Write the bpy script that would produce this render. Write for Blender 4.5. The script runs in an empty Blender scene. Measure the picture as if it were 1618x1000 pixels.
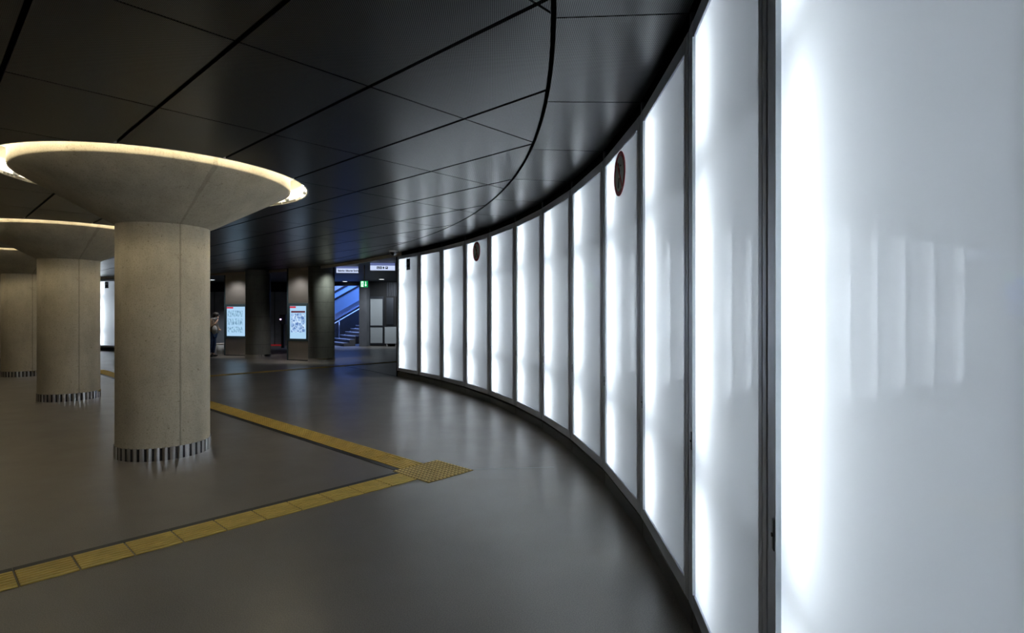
import bpy, bmesh, math, random
from mathutils import Vector, Matrix
random.seed(7)
C = bpy.context.scene.collection
PI = math.pi
F = 885.9            # focal length in pixels of the 1618 px wide frame
HZ = 494.4           # horizon row

# ------------------------------------------------------------------ camera
cam_data = bpy.data.cameras.new('camera')
cam_data.sensor_width = 36.0
cam_data.lens = F / 1618.0 * 36.0
cam_data.shift_y = -(500.0 - HZ) / 1618.0
cam_data.clip_start = 0.02
cam = bpy.data.objects.new('camera', cam_data)
C.objects.link(cam)
cam.location = (0, 0, 1.65)
cam.rotation_euler = (PI / 2, 0, 0)
bpy.context.scene.camera = cam

# ------------------------------------------------------------------ world, exposure
world = bpy.data.worlds.new('world')
bpy.context.scene.world = world
world.use_nodes = True
world.node_tree.nodes['Background'].inputs[0].default_value = (0.5, 0.6, 0.8, 1)
world.node_tree.nodes['Background'].inputs[1].default_value = 0.01
vs = bpy.context.scene.view_settings
vs.view_transform = 'Standard'
vs.look = 'None'
vs.gamma = 1.0
vs.use_curve_mapping = False
vs.exposure = 0.0

TUBE = 29.0          # radiance of the tubes behind the glass
COVE = 30.0          # radiance of the ring lamps round the column heads
TUBE_COL = (0.93, 0.965, 1.0)
COVE_COL = (1.0, 0.89, 0.64)

# large lights of the place
def area(name, loc, rot, sx, sy, power, col):
    d = bpy.data.lights.new(name, 'AREA'); d.shape = 'RECTANGLE'
    d.size = sx; d.size_y = sy; d.energy = power; d.color = col
    o = bpy.data.objects.new(name, d); C.objects.link(o)
    o.location = loc; o.rotation_euler = rot
    return o
def spot(name, loc, target, power, col, deg=70, blend=.6, r=.05):
    d = bpy.data.lights.new(name, 'SPOT'); d.energy = power; d.color = col
    d.spot_size = math.radians(deg); d.spot_blend = blend; d.shadow_soft_size = r
    o = bpy.data.objects.new(name, d); C.objects.link(o)
    o.location = loc
    o.rotation_euler = (Vector(target) - Vector(loc)).to_track_quat('-Z', 'Y').to_euler()
    return o
area('stairwell_daylight', (-7.2, 31.2, 6.3), (0, 0, 0), 7.0, 3.4, 2000, (0.18, 0.34, 1.0))

# ------------------------------------------------------------------ materials
MATS = {}
def new_mat(name):
    m = bpy.data.materials.new(name); m.use_nodes = True
    nt = m.node_tree
    return m, nt, nt.nodes['Principled BSDF']
def pbr(name, col, rough=.5, metal=0.0, spec=.5, bump=0, bscale=40, var=0, vscale=5, coat=0):
    m, nt, b = new_mat(name)
    b.inputs['Base Color'].default_value = (*col, 1)
    b.inputs['Roughness'].default_value = rough
    b.inputs['Metallic'].default_value = metal
    b.inputs['Specular IOR Level'].default_value = spec
    b.inputs['Coat Weight'].default_value = coat
    tc = nt.nodes.new('ShaderNodeTexCoord')
    if var:
        n = nt.nodes.new('ShaderNodeTexNoise'); n.inputs['Scale'].default_value = vscale; n.inputs['Detail'].default_value = 5
        nt.links.new(tc.outputs['Object'], n.inputs['Vector'])
        r = nt.nodes.new('ShaderNodeMapRange')
        r.inputs['From Min'].default_value = .3; r.inputs['From Max'].default_value = .7
        r.inputs['To Min'].default_value = 1 - var; r.inputs['To Max'].default_value = 1 + var
        nt.links.new(n.outputs['Fac'], r.inputs['Value'])
        mx = nt.nodes.new('ShaderNodeVectorMath'); mx.operation = 'SCALE'
        mx.inputs[0].default_value = col
        nt.links.new(r.outputs['Result'], mx.inputs['Scale'])
        nt.links.new(mx.outputs['Vector'], b.inputs['Base Color'])
    if bump:
        n = nt.nodes.new('ShaderNodeTexNoise'); n.inputs['Scale'].default_value = bscale
        nt.links.new(tc.outputs['Object'], n.inputs['Vector'])
        bp = nt.nodes.new('ShaderNodeBump'); bp.inputs['Strength'].default_value = bump; bp.inputs['Distance'].default_value = .01
        nt.links.new(n.outputs['Fac'], bp.inputs['Height'])
        nt.links.new(bp.outputs['Normal'], b.inputs['Normal'])
    MATS[name] = m
    return m
def emit(name, col, s):
    m, nt, b = new_mat(name)
    b.inputs['Base Color'].default_value = (0, 0, 0, 1)
    b.inputs['Emission Color'].default_value = (*col, 1)
    b.inputs['Emission Strength'].default_value = s
    MATS[name] = m
    return m
def mth(nt, op, a, b=None, c=None):
    n = nt.nodes.new('ShaderNodeMath'); n.operation = op
    for i, v in enumerate((a, b, c)):
        if v is None: continue
        if isinstance(v, (int, float)): n.inputs[i].default_value = v
        else: nt.links.new(v, n.inputs[i])
    return n.outputs[0]
def noise(nt, vec, scale, detail=4, rough=.5):
    n = nt.nodes.new('ShaderNodeTexNoise'); n.inputs['Scale'].default_value = scale
    n.inputs['Detail'].default_value = detail; n.inputs['Roughness'].default_value = rough
    nt.links.new(vec, n.inputs['Vector'])
    return n.outputs['Fac']
def ramp(nt, fac, stops):
    n = nt.nodes.new('ShaderNodeValToRGB'); cr = n.color_ramp
    while len(cr.elements) < len(stops): cr.elements.new(.5)
    for e, (p, c) in zip(cr.elements, stops):
        e.position = p; e.color = (*c, 1) if len(c) == 3 else c
    nt.links.new(fac, n.inputs['Fac'])
    return n.outputs['Color']
def mixc(nt, fac, a, b, mode='MIX'):
    n = nt.nodes.new('ShaderNodeMix'); n.data_type = 'RGBA'; n.blend_type = mode
    for sock, v in ((n.inputs[0], fac), (n.inputs[6], a), (n.inputs[7], b)):
        if isinstance(v, (int, float)): sock.default_value = v
        elif isinstance(v, tuple): sock.default_value = (*v, 1)
        else: nt.links.new(v, sock)
    return n.outputs[2]
def mapped(nt, scale=(1, 1, 1), rot=(0, 0, 0)):
    tc = nt.nodes.new('ShaderNodeTexCoord'); mp = nt.nodes.new('ShaderNodeMapping')
    mp.inputs['Scale'].default_value = scale; mp.inputs['Rotation'].default_value = rot
    nt.links.new(tc.outputs['Object'], mp.inputs['Vector'])
    return mp.outputs['Vector']
def bump(nt, b, h, s, d=.01):
    bp = nt.nodes.new('ShaderNodeBump'); bp.inputs['Strength'].default_value = s; bp.inputs['Distance'].default_value = d
    nt.links.new(h, bp.inputs['Height']); nt.links.new(bp.outputs['Normal'], b.inputs['Normal'])

# floor: fine speckled grey brown poured terrazzo
def mat_floor():
    m, nt, b = new_mat('floor_terrazzo')
    v = mapped(nt)
    big = ramp(nt, noise(nt, v, .55, 6, .6), [(.3, (.130, .117, .104)), (.7, (.182, .166, .150))])
    fine = ramp(nt, noise(nt, v, 160, 2, .6), [(.33, (.62, .62, .62)), (.66, (1.32, 1.30, 1.26))])
    nt.links.new(mixc(nt, 1.0, big, fine, 'MULTIPLY'), b.inputs['Base Color'])
    r = mth(nt, 'MULTIPLY_ADD', noise(nt, v, 1.7, 7, .65), .20, .235)
    nt.links.new(r, b.inputs['Roughness'])
    b.inputs['Specular IOR Level'].default_value = .75
    bump(nt, b, noise(nt, v, 220, 2), .10, .002)
    return m
# ceiling: black powder coated perforated sheet
def mat_ceiling():
    m, nt, b = new_mat('perforated_black_sheet')
    v = mapped(nt, rot=(0, 0, math.radians(-47)))
    s = nt.nodes.new('ShaderNodeSeparateXYZ'); nt.links.new(v, s.inputs[0])
    P = .0150
    u_ = mth(nt, 'DIVIDE', s.outputs['X'], P)
    w_ = mth(nt, 'DIVIDE', s.outputs['Y'], P)
    def cell(ou, ow):
        a = mth(nt, 'SUBTRACT', mth(nt, 'FRACT', mth(nt, 'ADD', u_, ou)), .5)
        c = mth(nt, 'SUBTRACT', mth(nt, 'FRACT', mth(nt, 'ADD', w_, ow)), .5)
        return mth(nt, 'SQRT', mth(nt, 'ADD', mth(nt, 'MULTIPLY', a, a), mth(nt, 'MULTIPLY', c, c)))
    d = mth(nt, 'MINIMUM', cell(0, 0), cell(.5, .5))
    hole = mth(nt, 'LESS_THAN', d, .235)
    b.inputs['Base Color'].default_value = (.018, .019, .021, 1)
    nt.links.new(mth(nt, 'MULTIPLY_ADD', hole, -.9, 1.0), b.inputs['Specular IOR Level'])
    nt.links.new(mixc(nt, hole, (.010, .011, .013), (.001, .001, .001)), b.inputs['Base Color'])
    rr = mth(nt, 'MULTIPLY_ADD', noise(nt, v, 1.0, 1), .02, .275)
    nt.links.new(rr, b.inputs['Roughness'])
    return m
# board marked concrete of the columns: stains, pinholes, formwork seam
def mat_concrete(name, c0, c1, seam=.46, rings=False):
    m, nt, b = new_mat(name)
    v = mapped(nt)
    vs_ = mapped(nt, scale=(1, 1, .22))
    base = ramp(nt, noise(nt, vs_, 3.2, 7, .62), [(.28, c0), (.72, c1)])
    cloud = ramp(nt, noise(nt, v, 1.6, 5, .6), [(.3, (.80, .80, .80)), (.75, (1.14, 1.13, 1.1))])
    col = mixc(nt, 1.0, base, cloud, 'MULTIPLY')
    grit = ramp(nt, noise(nt, v, 75, 3, .7), [(.28, (.70, .68, .64)), (.50, (1, 1, 1))])
    col = mixc(nt, 1.0, col, grit, 'MULTIPLY')
    vo = nt.nodes.new('ShaderNodeTexVoronoi'); vo.inputs['Scale'].default_value = 17
    nt.links.new(v, vo.inputs['Vector'])
    pin = ramp(nt, vo.outputs['Distance'], [(.05, (.28, .26, .22)), (.085, (1, 1, 1))])
    col = mixc(nt, .85, col, pin, 'MULTIPLY')
    dirt = ramp(nt, noise(nt, v, 22, 5, .75), [(.30, (.5, .46, .38)), (.40, (1, 1, 1))])
    col = mixc(nt, .9, col, dirt, 'MULTIPLY')
    if seam:
        s = nt.nodes.new('ShaderNodeSeparateXYZ'); nt.links.new(v, s.inputs[0])
        ang = mth(nt, 'ARCTAN2', s.outputs['Y'], s.outputs['X'])
        wob = mth(nt, 'MULTIPLY_ADD', noise(nt, mapped(nt, scale=(.01, .01, 1)), 9, 5, .7), .03, -.015)
        for k in range(1):
            dd = mth(nt, 'ABSOLUTE', mth(nt, 'ADD', mth(nt, 'ADD', ang, wob), 0.0))
            wid = mth(nt, 'MULTIPLY_ADD', noise(nt, mapped(nt, scale=(.01, .01, 1)), 4, 3), .035, 0.002)
            msk = mth(nt, 'MULTIPLY', mth(nt, 'LESS_THAN', dd, wid), seam)
            col = mixc(nt, msk, col, (.12, .10, .065))
    if rings:
        s = nt.nodes.new('ShaderNodeSeparateXYZ'); nt.links.new(v, s.inputs[0])
        fr = mth(nt, 'FRACT', mth(nt, 'MULTIPLY', s.outputs['Z'], 2.0))
        col = mixc(nt, mth(nt, 'MULTIPLY', mth(nt, 'LESS_THAN', fr, .03), .5), col, (.01, .01, .01))
    nt.links.new(col, b.inputs['Base Color'])
    b.inputs['Roughness'].default_value = .62
    bump(nt, b, noise(nt, v, 30, 6, .7), .18, .006)
    return m
# frosted glass: lets the tubes' light through, polished front
def mat_glass():
    m = bpy.data.materials.new('frosted_glass'); m.use_nodes = True
    nt = m.node_tree
    for n in list(nt.nodes): nt.nodes.remove(n)
    out = nt.nodes.new('ShaderNodeOutputMaterial')
    tr = nt.nodes.new('ShaderNodeBsdfTranslucent'); tr.inputs['Color'].default_value = (.60, .64, .66, 1)
    df = nt.nodes.new('ShaderNodeBsdfDiffuse'); df.inputs['Color'].default_value = (.26, .28, .29, 1)
    gl = nt.nodes.new('ShaderNodeBsdfGlossy'); gl.inputs['Roughness'].default_value = .004
    add = nt.nodes.new('ShaderNodeAddShader')
    nt.links.new(tr.outputs[0], add.inputs[0]); nt.links.new(df.outputs[0], add.inputs[1])
    fr = nt.nodes.new('ShaderNodeFresnel'); fr.inputs['IOR'].default_value = 1.5
    mx = nt.nodes.new('ShaderNodeMixShader')
    nt.links.new(fr.outputs[0], mx.inputs[0]); nt.links.new(add.outputs[0], mx.inputs[1]); nt.links.new(gl.outputs[0], mx.inputs[2])
    nt.links.new(mx.outputs[0], out.inputs[0])
    return m
# brushed steel
def mat_brushed(name, col, rough, horiz=True):
    m, nt, b = new_mat(name)
    b.inputs['Metallic'].default_value = 1
    v = mapped(nt, scale=(1, 1, 120) if horiz else (60, 60, 1))
    n = noise(nt, v, 2.5, 3, .6)
    nt.links.new(ramp(nt, n, [(.3, tuple(c * .82 for c in col)), (.7, col)]), b.inputs['Base Color'])
    nt.links.new(mth(nt, 'MULTIPLY_ADD', n, .12, rough), b.inputs['Roughness'])
    b.inputs['Anisotropic'].default_value = .5
    return m

M = dict(
    floor=mat_floor(), ceiling=mat_ceiling(),
    concrete=mat_concrete('warm_concrete', (.43, .375, .28), (.62, .55, .42)),
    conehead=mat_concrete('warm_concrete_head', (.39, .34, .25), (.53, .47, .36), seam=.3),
    darkconc=mat_concrete('dark_concrete', (.085, .09, .085), (.15, .155, .145), seam=0, rings=True),
    bluewall=mat_concrete('stairwell_concrete', (.42, .42, .42), (.55, .55, .55), seam=0),
    glass=mat_glass(),
    alu=pbr('anodised_aluminium', (.64, .67, .75), .42, .6, var=.06, vscale=3),
    alu_dark=pbr('dark_aluminium', (.10, .11, .13), .4, .8),
    gasket=pbr('black_gasket', (.012, .012, .014), .5),
    void=pbr('black_void', (.006, .006, .007), .9, spec=.1),
    boxwhite=pbr('white_lamp_box', (.76, .77, .79), .8, spec=.1),
    tube=emit('tube_glow', TUBE_COL, TUBE),
    cove=emit('cove_glow', COVE_COL, COVE),
    troughw=pbr('white_trough', (.85, .83, .78), .45),
    steel=mat_brushed('brushed_steel', (.72, .69, .66), .36),
    plinth=mat_brushed('plinth_steel', (.22, .21, .20), .35, False),
    polished=pbr('polished_steel', (.75, .75, .77), .04, 1.0),
    trim=pbr('trim_steel', (.75, .68, .60), .45, .2),
    yellow=pbr('yellow_tactile', (.60, .42, .085), .5, var=.16, vscale=7),
    groove=pbr('dark_groove', (.26, .175, .04), .7, var=.2, vscale=9),  # tile base, darker than the ribs and studs
    stud=pbr('pale_yellow_stud', (.72, .55, .20), .5),
    black=pbr('black_strip', (.016, .016, .020), .5),
    farwall=pbr('grey_wall_panel', (.19, .20, .225), .6, var=.15, vscale=2),
    darkwall=pbr('dark_wall', (.022, .023, .026), .6, var=.2, vscale=2),
    farceil=pbr('far_ceiling_paint', (.035, .042, .055), .5),
    palepanel=pbr('pale_grey_glass', (.60, .65, .68), .3),
    kframe=pbr('teal_grey_frame', (.055, .085, .10), .35, .5),
    red=pbr('sign_red', (.55, .012, .02), .4),
    signface=pbr('sign_white', (.80, .80, .81), .45),
    ink=pbr('ink_black', (.01, .01, .012), .5),
    sticker=pbr('navy_sticker', (.012, .012, .04), .4),
    stickerw=pbr('sticker_pale', (.35, .37, .5), .4),
    lit=emit('sign_lit', (.62, .72, 1.0), .95),
    signreflect=emit('sign_reflection_glow', (.30, .38, .85), .42),
    green=emit('exit_green', (.01, .42, .12), .8),
    greenw=emit('exit_white', (.75, 1.0, .85), 1.6),
    lime=pbr('lime_dot', (.25, .45, .02), .5),
    downl=emit('downlight_glow', (.9, .95, 1.0), 5.0),
    lilac=emit('lilac_lamp', (.8, .45, 1.0), 7.0),
    redline=emit('red_floor_light', (1.0, .03, .04), .16),
    rail=pbr('rail_steel', (.45, .50, .60), .3, .9),
    rubber=pbr('handrail_rubber', (.012, .012, .015), .45),
    bal=pbr('balustrade_glass_panel', (.30, .42, .55), .15, .0),
    step=pbr('stair_stone', (.11, .11, .12), .6),
    nosing=pbr('stair_nosing', (.50, .52, .55), .5),
    jacket=pbr('brown_jacket', (.13, .085, .05), .8, bump=.4, bscale=14, var=.25, vscale=6),
    jacketd=pbr('dark_sleeve', (.035, .03, .03), .8),
    jeans=pbr('blue_jeans', (.028, .055, .13), .85, var=.3, vscale=9),
    skin=pbr('skin', (.45, .28, .20), .5),
    hair=pbr('dark_hair', (.012, .010, .009), .6, bump=.6, bscale=50),
    bagw=pbr('pale_bag', (.42, .42, .42), .6),
    shoe=pbr('black_shoe', (.012, .012, .012), .5),
    dome=pbr('smoked_dome', (.01, .01, .012), .05, coat=1),
    fill_glow=emit('added_fill_glow', (1.0, .94, .86), 15.0),  # glow of the added fill lights out of view
    white=pbr('white_plastic', (.7, .7, .7), .4),
)
def mat_poster(name, kind):
    m, nt, b = new_mat(name)
    v = mapped(nt)
    b.inputs['Base Color'].default_value = (0, 0, 0, 1)
    if kind == 'map':
        a = noise(nt, mapped(nt, scale=(1, 1, 1), rot=(0, .7, 0)), 9, 3)
        vo = nt.nodes.new('ShaderNodeTexVoronoi'); vo.feature = 'DISTANCE_TO_EDGE'; vo.inputs['Scale'].default_value = 7
        nt.links.new(v, vo.inputs['Vector'])
        blk = ramp(nt, a, [(.42, (.10, .20, .46)), (.55, (.36, .55, .85))])
        st = mth(nt, 'LESS_THAN', vo.outputs['Distance'], .05)
        col = mixc(nt, st, blk, (.62, .80, 1.0))
    else:
        s = nt.nodes.new('ShaderNodeSeparateXYZ'); nt.links.new(v, s.inputs[0])
        a = noise(nt, mapped(nt, scale=(1, 1, .35)), 26, 2)
        col = ramp(nt, a, [(.38, (.13, .26, .40)), (.56, (.42, .68, .90))])
    nt.links.new(col, b.inputs['Emission Color'])
    b.inputs['Emission Strength'].default_value = 1.0
    return m
M['map'] = mat_poster('backlit_map', 'map')
M['timetable'] = mat_poster('backlit_timetable', 'tt')
M['paper'] = emit('backlit_paper', (.42, .66, .90), 1.0)
M['redlit'] = emit('backlit_red', (.75, .04, .08), .8)
M['maroonlit'] = emit('backlit_maroon', (.18, .02, .04), .6)

# ------------------------------------------------------------------ mesh helpers
class MB:
    def __init__(s): s.bm = bmesh.new()
    def box(s, x0, y0, z0, x1, y1, z1, mi=0):
        vs = [s.bm.verts.new(p) for p in ((x0, y0, z0), (x1, y0, z0), (x1, y1, z0), (x0, y1, z0), (x0, y0, z1), (x1, y0, z1), (x1, y1, z1), (x0, y1, z1))]
        for f in ((3, 2, 1, 0), (4, 5, 6, 7), (0, 1, 5, 4), (1, 2, 6, 5), (2, 3, 7, 6), (3, 0, 4, 7)):
            s.bm.faces.new([vs[i] for i in f]).material_index = mi
        return s
    def face(s, pts):
        s.bm.faces.new([s.bm.verts.new(p) for p in pts]); return s
    def prism(s, pts2, z0, z1):     # polygon in x,y extruded in z
        n = len(pts2)
        a = [s.bm.verts.new((x, y, z0)) for x, y in pts2]; b = [s.bm.verts.new((x, y, z1)) for x, y in pts2]
        s.bm.faces.new(a[::-1]); s.bm.faces.new(b)
        for i in range(n): s.bm.faces.new((a[i], a[(i + 1) % n], b[(i + 1) % n], b[i]))
        return s
    def lathe(s, prof, n=96, smooth=True, cap=False, jitter=None):
        rings = []
        for j, (r, z) in enumerate(prof):
            rings.append([s.bm.verts.new(((r + (jitter[i] if jitter else 0)) * math.cos(2 * PI * i / n), (r + (jitter[i] if jitter else 0)) * math.sin(2 * PI * i / n), z)) for i in range(n)])
        for a, b in zip(rings, rings[1:]):
            for i in range(n):
                f = s.bm.faces.new((a[i], a[(i + 1) % n], b[(i + 1) % n], b[i])); f.smooth = smooth
        if cap:
            s.bm.faces.new(rings[0][::-1]); s.bm.faces.new(rings[-1])
        return s
    def tube(s, pts, r, n=10, closed=False):
        pts = [Vector(p) for p in pts]; rings = []
        for i, p in enumerate(pts):
            a = pts[i - 1] if i else (pts[-1] if closed else pts[0]); b = pts[(i + 1) % len(pts)] if (i < len(pts) - 1 or closed) else pts[-1]
            t = (b - a).normalized()
            up = Vector((0, 0, 1)) if abs(t.z) < .9 else Vector((1, 0, 0))
            x = t.cross(up).normalized(); y = t.cross(x)
            rings.append([s.bm.verts.new(p + r * (math.cos(2 * PI * k / n) * x + math.sin(2 * PI * k / n) * y)) for k in range(n)])
        pr = list(zip(rings, rings[1:])) + ([(rings[-1], rings[0])] if closed else [])
        for a, b in pr:
            for k in range(n):
                f = s.bm.faces.new((a[k], a[(k + 1) % n], b[(k + 1) % n], b[k])); f.smooth = True
        if not closed: s.bm.faces.new(rings[0][::-1]); s.bm.faces.new(rings[-1])
        return s
    def ball(s, c, rx, ry, rz, seg=20, rg=12):
        mt = Matrix.Translation(c) @ Matrix.Diagonal((rx, ry, rz, 1))
        r = bmesh.ops.create_uvsphere(s.bm, u_segments=seg, v_segments=rg, radius=1, matrix=mt)
        for v in r['verts']:
            for f in v.link_faces: f.smooth = True
        return s
    def build(s, name, mat, parent=None, bevel=0, fix=True):
        if fix: bmesh.ops.recalc_face_normals(s.bm, faces=s.bm.faces)
        me = bpy.data.meshes.new(name); s.bm.to_mesh(me); s.bm.free()
        me.materials.append(mat)
        o = bpy.data.objects.new(name, me); C.objects.link(o)
        if parent: o.parent = parent
        if bevel:
            b = o.modifiers.new('bevel', 'BEVEL'); b.width = bevel; b.segments = 2; b.limit_method = 'ANGLE'
        return o
def tag(o, label=None, cat=None, group=None, kind=None):
    if label: o['label'] = label
    if cat: o['category'] = cat
    if group: o['group'] = group
    if kind: o['kind'] = kind
    return o
def thing(name, loc, rz=0, label=None, cat=None, group=None):
    o = bpy.data.objects.new(name, None); C.objects.link(o); o.empty_display_size = .2
    o.location = loc; o.rotation_euler = (0, 0, rz)
    return tag(o, label, cat, group)
def copy_tree(o, parent=None):
    c = o.copy(); C.objects.link(c)
    if parent: c.parent = parent
    for ch in [x for x in C.objects if x.parent == o]: copy_tree(ch, c)
    return c
def struct(o): o['kind'] = 'structure'; return o
def text(body, size, mat, name, parent, loc, rot, sx=1.0, depth=.002):
    cu = bpy.data.curves.new(name, 'FONT'); cu.body = body; cu.size = size; cu.offset = .003; cu.extrude = depth; cu.align_x = 'LEFT'
    t = bpy.data.objects.new(name + '_curve', cu); C.objects.link(t)
    dg = bpy.context.evaluated_depsgraph_get()
    me = bpy.data.meshes.new_from_object(t.evaluated_get(dg))
    bpy.data.objects.remove(t); bpy.data.curves.remove(cu)
    me.materials.clear(); me.materials.append(mat)
    o = bpy.data.objects.new(name, me); C.objects.link(o)
    o.parent = parent; o.location = loc; o.rotation_euler = rot; o.scale = (sx, 1, 1)
    return o

# plan grid of ceiling joints and floor guide strips
TH = math.radians(43)
U = Vector((math.sin(TH), math.cos(TH))); V = Vector((-math.cos(TH), math.sin(TH)))
def uv(u, v): p = U * u + V * v; return (p.x, p.y)
CEIL = 3.21

# ------------------------------------------------------------------ plan of the curved light wall
P = {-1: (-3.865, 15.655), 0: (-3.064, 14.681), 1: (-2.317, 13.664), 2: (-1.63, 12.606), 3: (-1.009, 11.508), 4: (-.462, 10.372),
     5: (.007, 9.201), 6: (.389, 7.998), 7: (.679, 6.771), 8: (.868, 5.524), 9: (.95, 4.265), 10: (.93, 3.03), 11: (.808, 1.835),
     12: (.548, .590), 13: (.16, -.61), 14: (-.34, -1.77), 15: (-.92, -2.89)}
P = {k: Vector(p) for k, p in P.items()}
S = {k: P[k] + (P[k + 1] - P[k]).normalized() * .11 for k in range(-1, 15)}

# ------------------------------------------------------------------ structure: floor
fl = MB().box(-45, -8, -.1, 14, 45, 0).build('floor', M['floor']); struct(fl)

# edge of the dark ceiling: along the wall, then on over the passage to the far side
def smooth_wall(sub):
    pts = [S[k] for k in range(14, -1, -1)]; out = []
    for i in range(len(pts) - 1):
        p0 = pts[max(0, i - 1)]; p1 = pts[i]; p2 = pts[i + 1]; p3 = pts[min(len(pts) - 1, i + 2)]
        for j in range(sub):
            t = j / sub
            out.append(.5 * ((2 * p1) + (p2 - p0) * t + (2 * p0 - 5 * p1 + 4 * p2 - p3) * t * t + (3 * p1 - p0 - 3 * p2 + p3) * t ** 3))
    return out + [pts[-1]]
SUB = 4
edge = smooth_wall(SUB)
edge += [Vector(p) for p in ((-3.70, 15.53), (-4.4, 16.45), (-5.94, 18.2), (-7.25, 19.35), (-8.62, 20.3), (-10.2, 21.25), (-11.84, 22.1), (-14.5, 23.2), (-17.4, 24.08), (-21.5, 25.0), (-26, 25.7), (-32, 26.3))]
def offset(poly, d):
    out = []
    for i, p in enumerate(poly):
        a = poly[max(0, i - 1)]; b = poly[min(len(poly) - 1, i + 1)]
        t = (b - a).normalized(); out.append(p + Vector((-t.y, t.x)) * d)
    return out
seam = offset(edge, .715)          # left normal of the running direction = towards the room
def clip(poly, a, b):             # keep the left side of a->b
    out = []; n = len(poly)
    for i in range(n):
        p, q = poly[i], poly[(i + 1) % n]
        sp = (b - a).cross(p - a); sq = (b - a).cross(q - a)
        if sp >= 0: out.append(p)
        if (sp >= 0) != (sq >= 0): out.append(p + (q - p) * (sp / (sp - sq)))
    return out
region = seam + [Vector((-34, -6)), Vector((-6, -6))]
def clip_region(poly):
    for i in range(len(seam) - 1):
        poly = clip(poly, seam[i], seam[i + 1])
        if len(poly) < 3: return []
    return poly

COLS = [(-4.147, 6.684), (-8.55, 10.83), (-12.895, 14.85), (-17.27, 18.95)]
OPEN = 1.60
def minus_disc(poly, c, R, n=48):
    if min((p - c).length for p in poly) > R + 2.2: return [poly]
    out = []
    for i in range(n):
        a0 = 2 * PI * i / n; a1 = 2 * PI * (i + 1) / n
        p0 = c + R * Vector((math.cos(a0), math.sin(a0))); p1 = c + R * Vector((math.cos(a1), math.sin(a1)))
        q = clip(poly, c, p0)
        if len(q) >= 3: q = clip(q, p1, c)
        if len(q) >= 3: q = clip(q, p1, p0)
        if len(q) >= 3: out.append(q)
    return out
bm = bmesh.new()
def add_poly(bm, poly):
    # drop near-duplicate corners
    q = []
    for p in poly:
        if not q or (p - q[-1]).length > 1e-4: q.append(p)
    while len(q) > 2 and (q[0] - q[-1]).length < 1e-4: q.pop()
    if len(q) < 3: return
    ar = sum(q[i].cross(q[(i + 1) % len(q)]) for i in range(len(q))) / 2
    if abs(ar) < 1e-5: return
    try: bm.faces.new([bm.verts.new((p.x, p.y, CEIL)) for p in q[::-1]])
    except ValueError: pass
GU, GV = .030, .016
for i in range(-16, 24):
    for j in range(-12, 32):
        u0, u1 = .401 + .878 * i, .401 + .878 * (i + 1); v0, v1 = 3.355 + 1.515 * j, 3.355 + 1.515 * (j + 1)
        cell = [Vector(uv(u, v)) for u, v in ((u0 + GU / 2, v0 + GV / 2), (u1 - GU / 2, v0 + GV / 2), (u1 - GU / 2, v1 - GV / 2), (u0 + GU / 2, v1 - GV / 2))]
        if cell[0].x < -36 or cell[0].y < -6 or cell[0].x > 6: continue
        ar = sum(cell[k].cross(cell[(k + 1) % 4]) for k in range(4))
        if ar < 0: cell.reverse()
        q = clip_region(cell)
        if len(q) < 3: continue
        pieces = [q]
        for c in COLS:
            nx = []
            for pc in pieces: nx += minus_disc(pc, Vector(c), OPEN)
            pieces = nx
        for pc in pieces: add_poly(bm, pc)
# outer ring of panels between seam and edge, one per wall bay
so = offset(edge, .685)
for i in range(len(edge) - 1):
    a, b, c, d = edge[i], edge[i + 1], so[i + 1], so[i]
    w_in = i < 14 * SUB
    g0 = .006 if (not w_in or i % SUB == 0) else 0; g1 = .006 if (not w_in or i % SUB == SUB - 1) else 0
    t = (b - a).normalized(); t2 = (c - d).normalized()
    add_poly(bm, [a + t * g0, b - t * g1, c - t2 * g1, d + t2 * g0])
bmesh.ops.remove_doubles(bm, verts=bm.verts, dist=2e-4)
bmesh.ops.dissolve_limit(bm, angle_limit=.01, verts=bm.verts, edges=bm.edges)
for f in bm.faces:
    f.normal_update()
    if f.normal.z > 0: f.normal_flip()
me = bpy.data.meshes.new('ceiling'); bm.to_mesh(me); bm.free(); me.materials.append(M['ceiling'])
ceil = bpy.data.objects.new('ceiling', me); C.objects.link(ceil); struct(ceil)
sm = ceil.modifiers.new('thickness', 'SOLIDIFY'); sm.thickness = .03; sm.offset = -1

# slab above the metal ceiling and over the passage
struct(MB().box(-45, -8, 3.75, 14, 27.9, 3.95).build('ceiling', M['void']))
# steel edge strip of the dark ceiling
mb = MB()
e0 = offset(edge, .0); e1 = offset(edge, -.03)
for i in range(14 * SUB - 1, len(edge) - 1):
    a, b, c, d = e0[i], e0[i + 1], e1[i + 1], e1[i]
    mb.prism([(p.x, p.y) for p in (a, b, c, d)], 3.12, 3.24)
struct(mb.build('trim_1', M['trim']))
# passage ceiling behind the edge strip
mb = MB()
outer = [(p.x, p.y) for p in e1[14 * SUB:]]
mb.prism(outer + [(-32, 28.6), (-1.5, 28.6), (-1.5, 15.2)], 3.22, 3.30)
struct(mb.build('ceiling', M['farceil']))

# saw cut in the floor and dark joint under the ceiling edge
mb = MB(); a = Vector(uv(4.02, 4.36)); b = Vector((.45, 6.0)); n = (b - a).normalized(); n = Vector((-n.y, n.x)) * .004
mb.prism([(p.x, p.y) for p in (a - n, b - n, b + n, a + n)], -.001, .0015); struct(mb.build('trim_2', M['nosing']))
mb = MB(); f0 = offset(edge, .02); f1 = offset(edge, -.02)
for i in range(14 * SUB, len(edge) - 1): mb.prism([(p.x, p.y) for p in (f0[i], f0[i + 1], f1[i + 1], f1[i])], -.001, .0015)
struct(mb.build('trim_3', M['black']))

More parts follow.
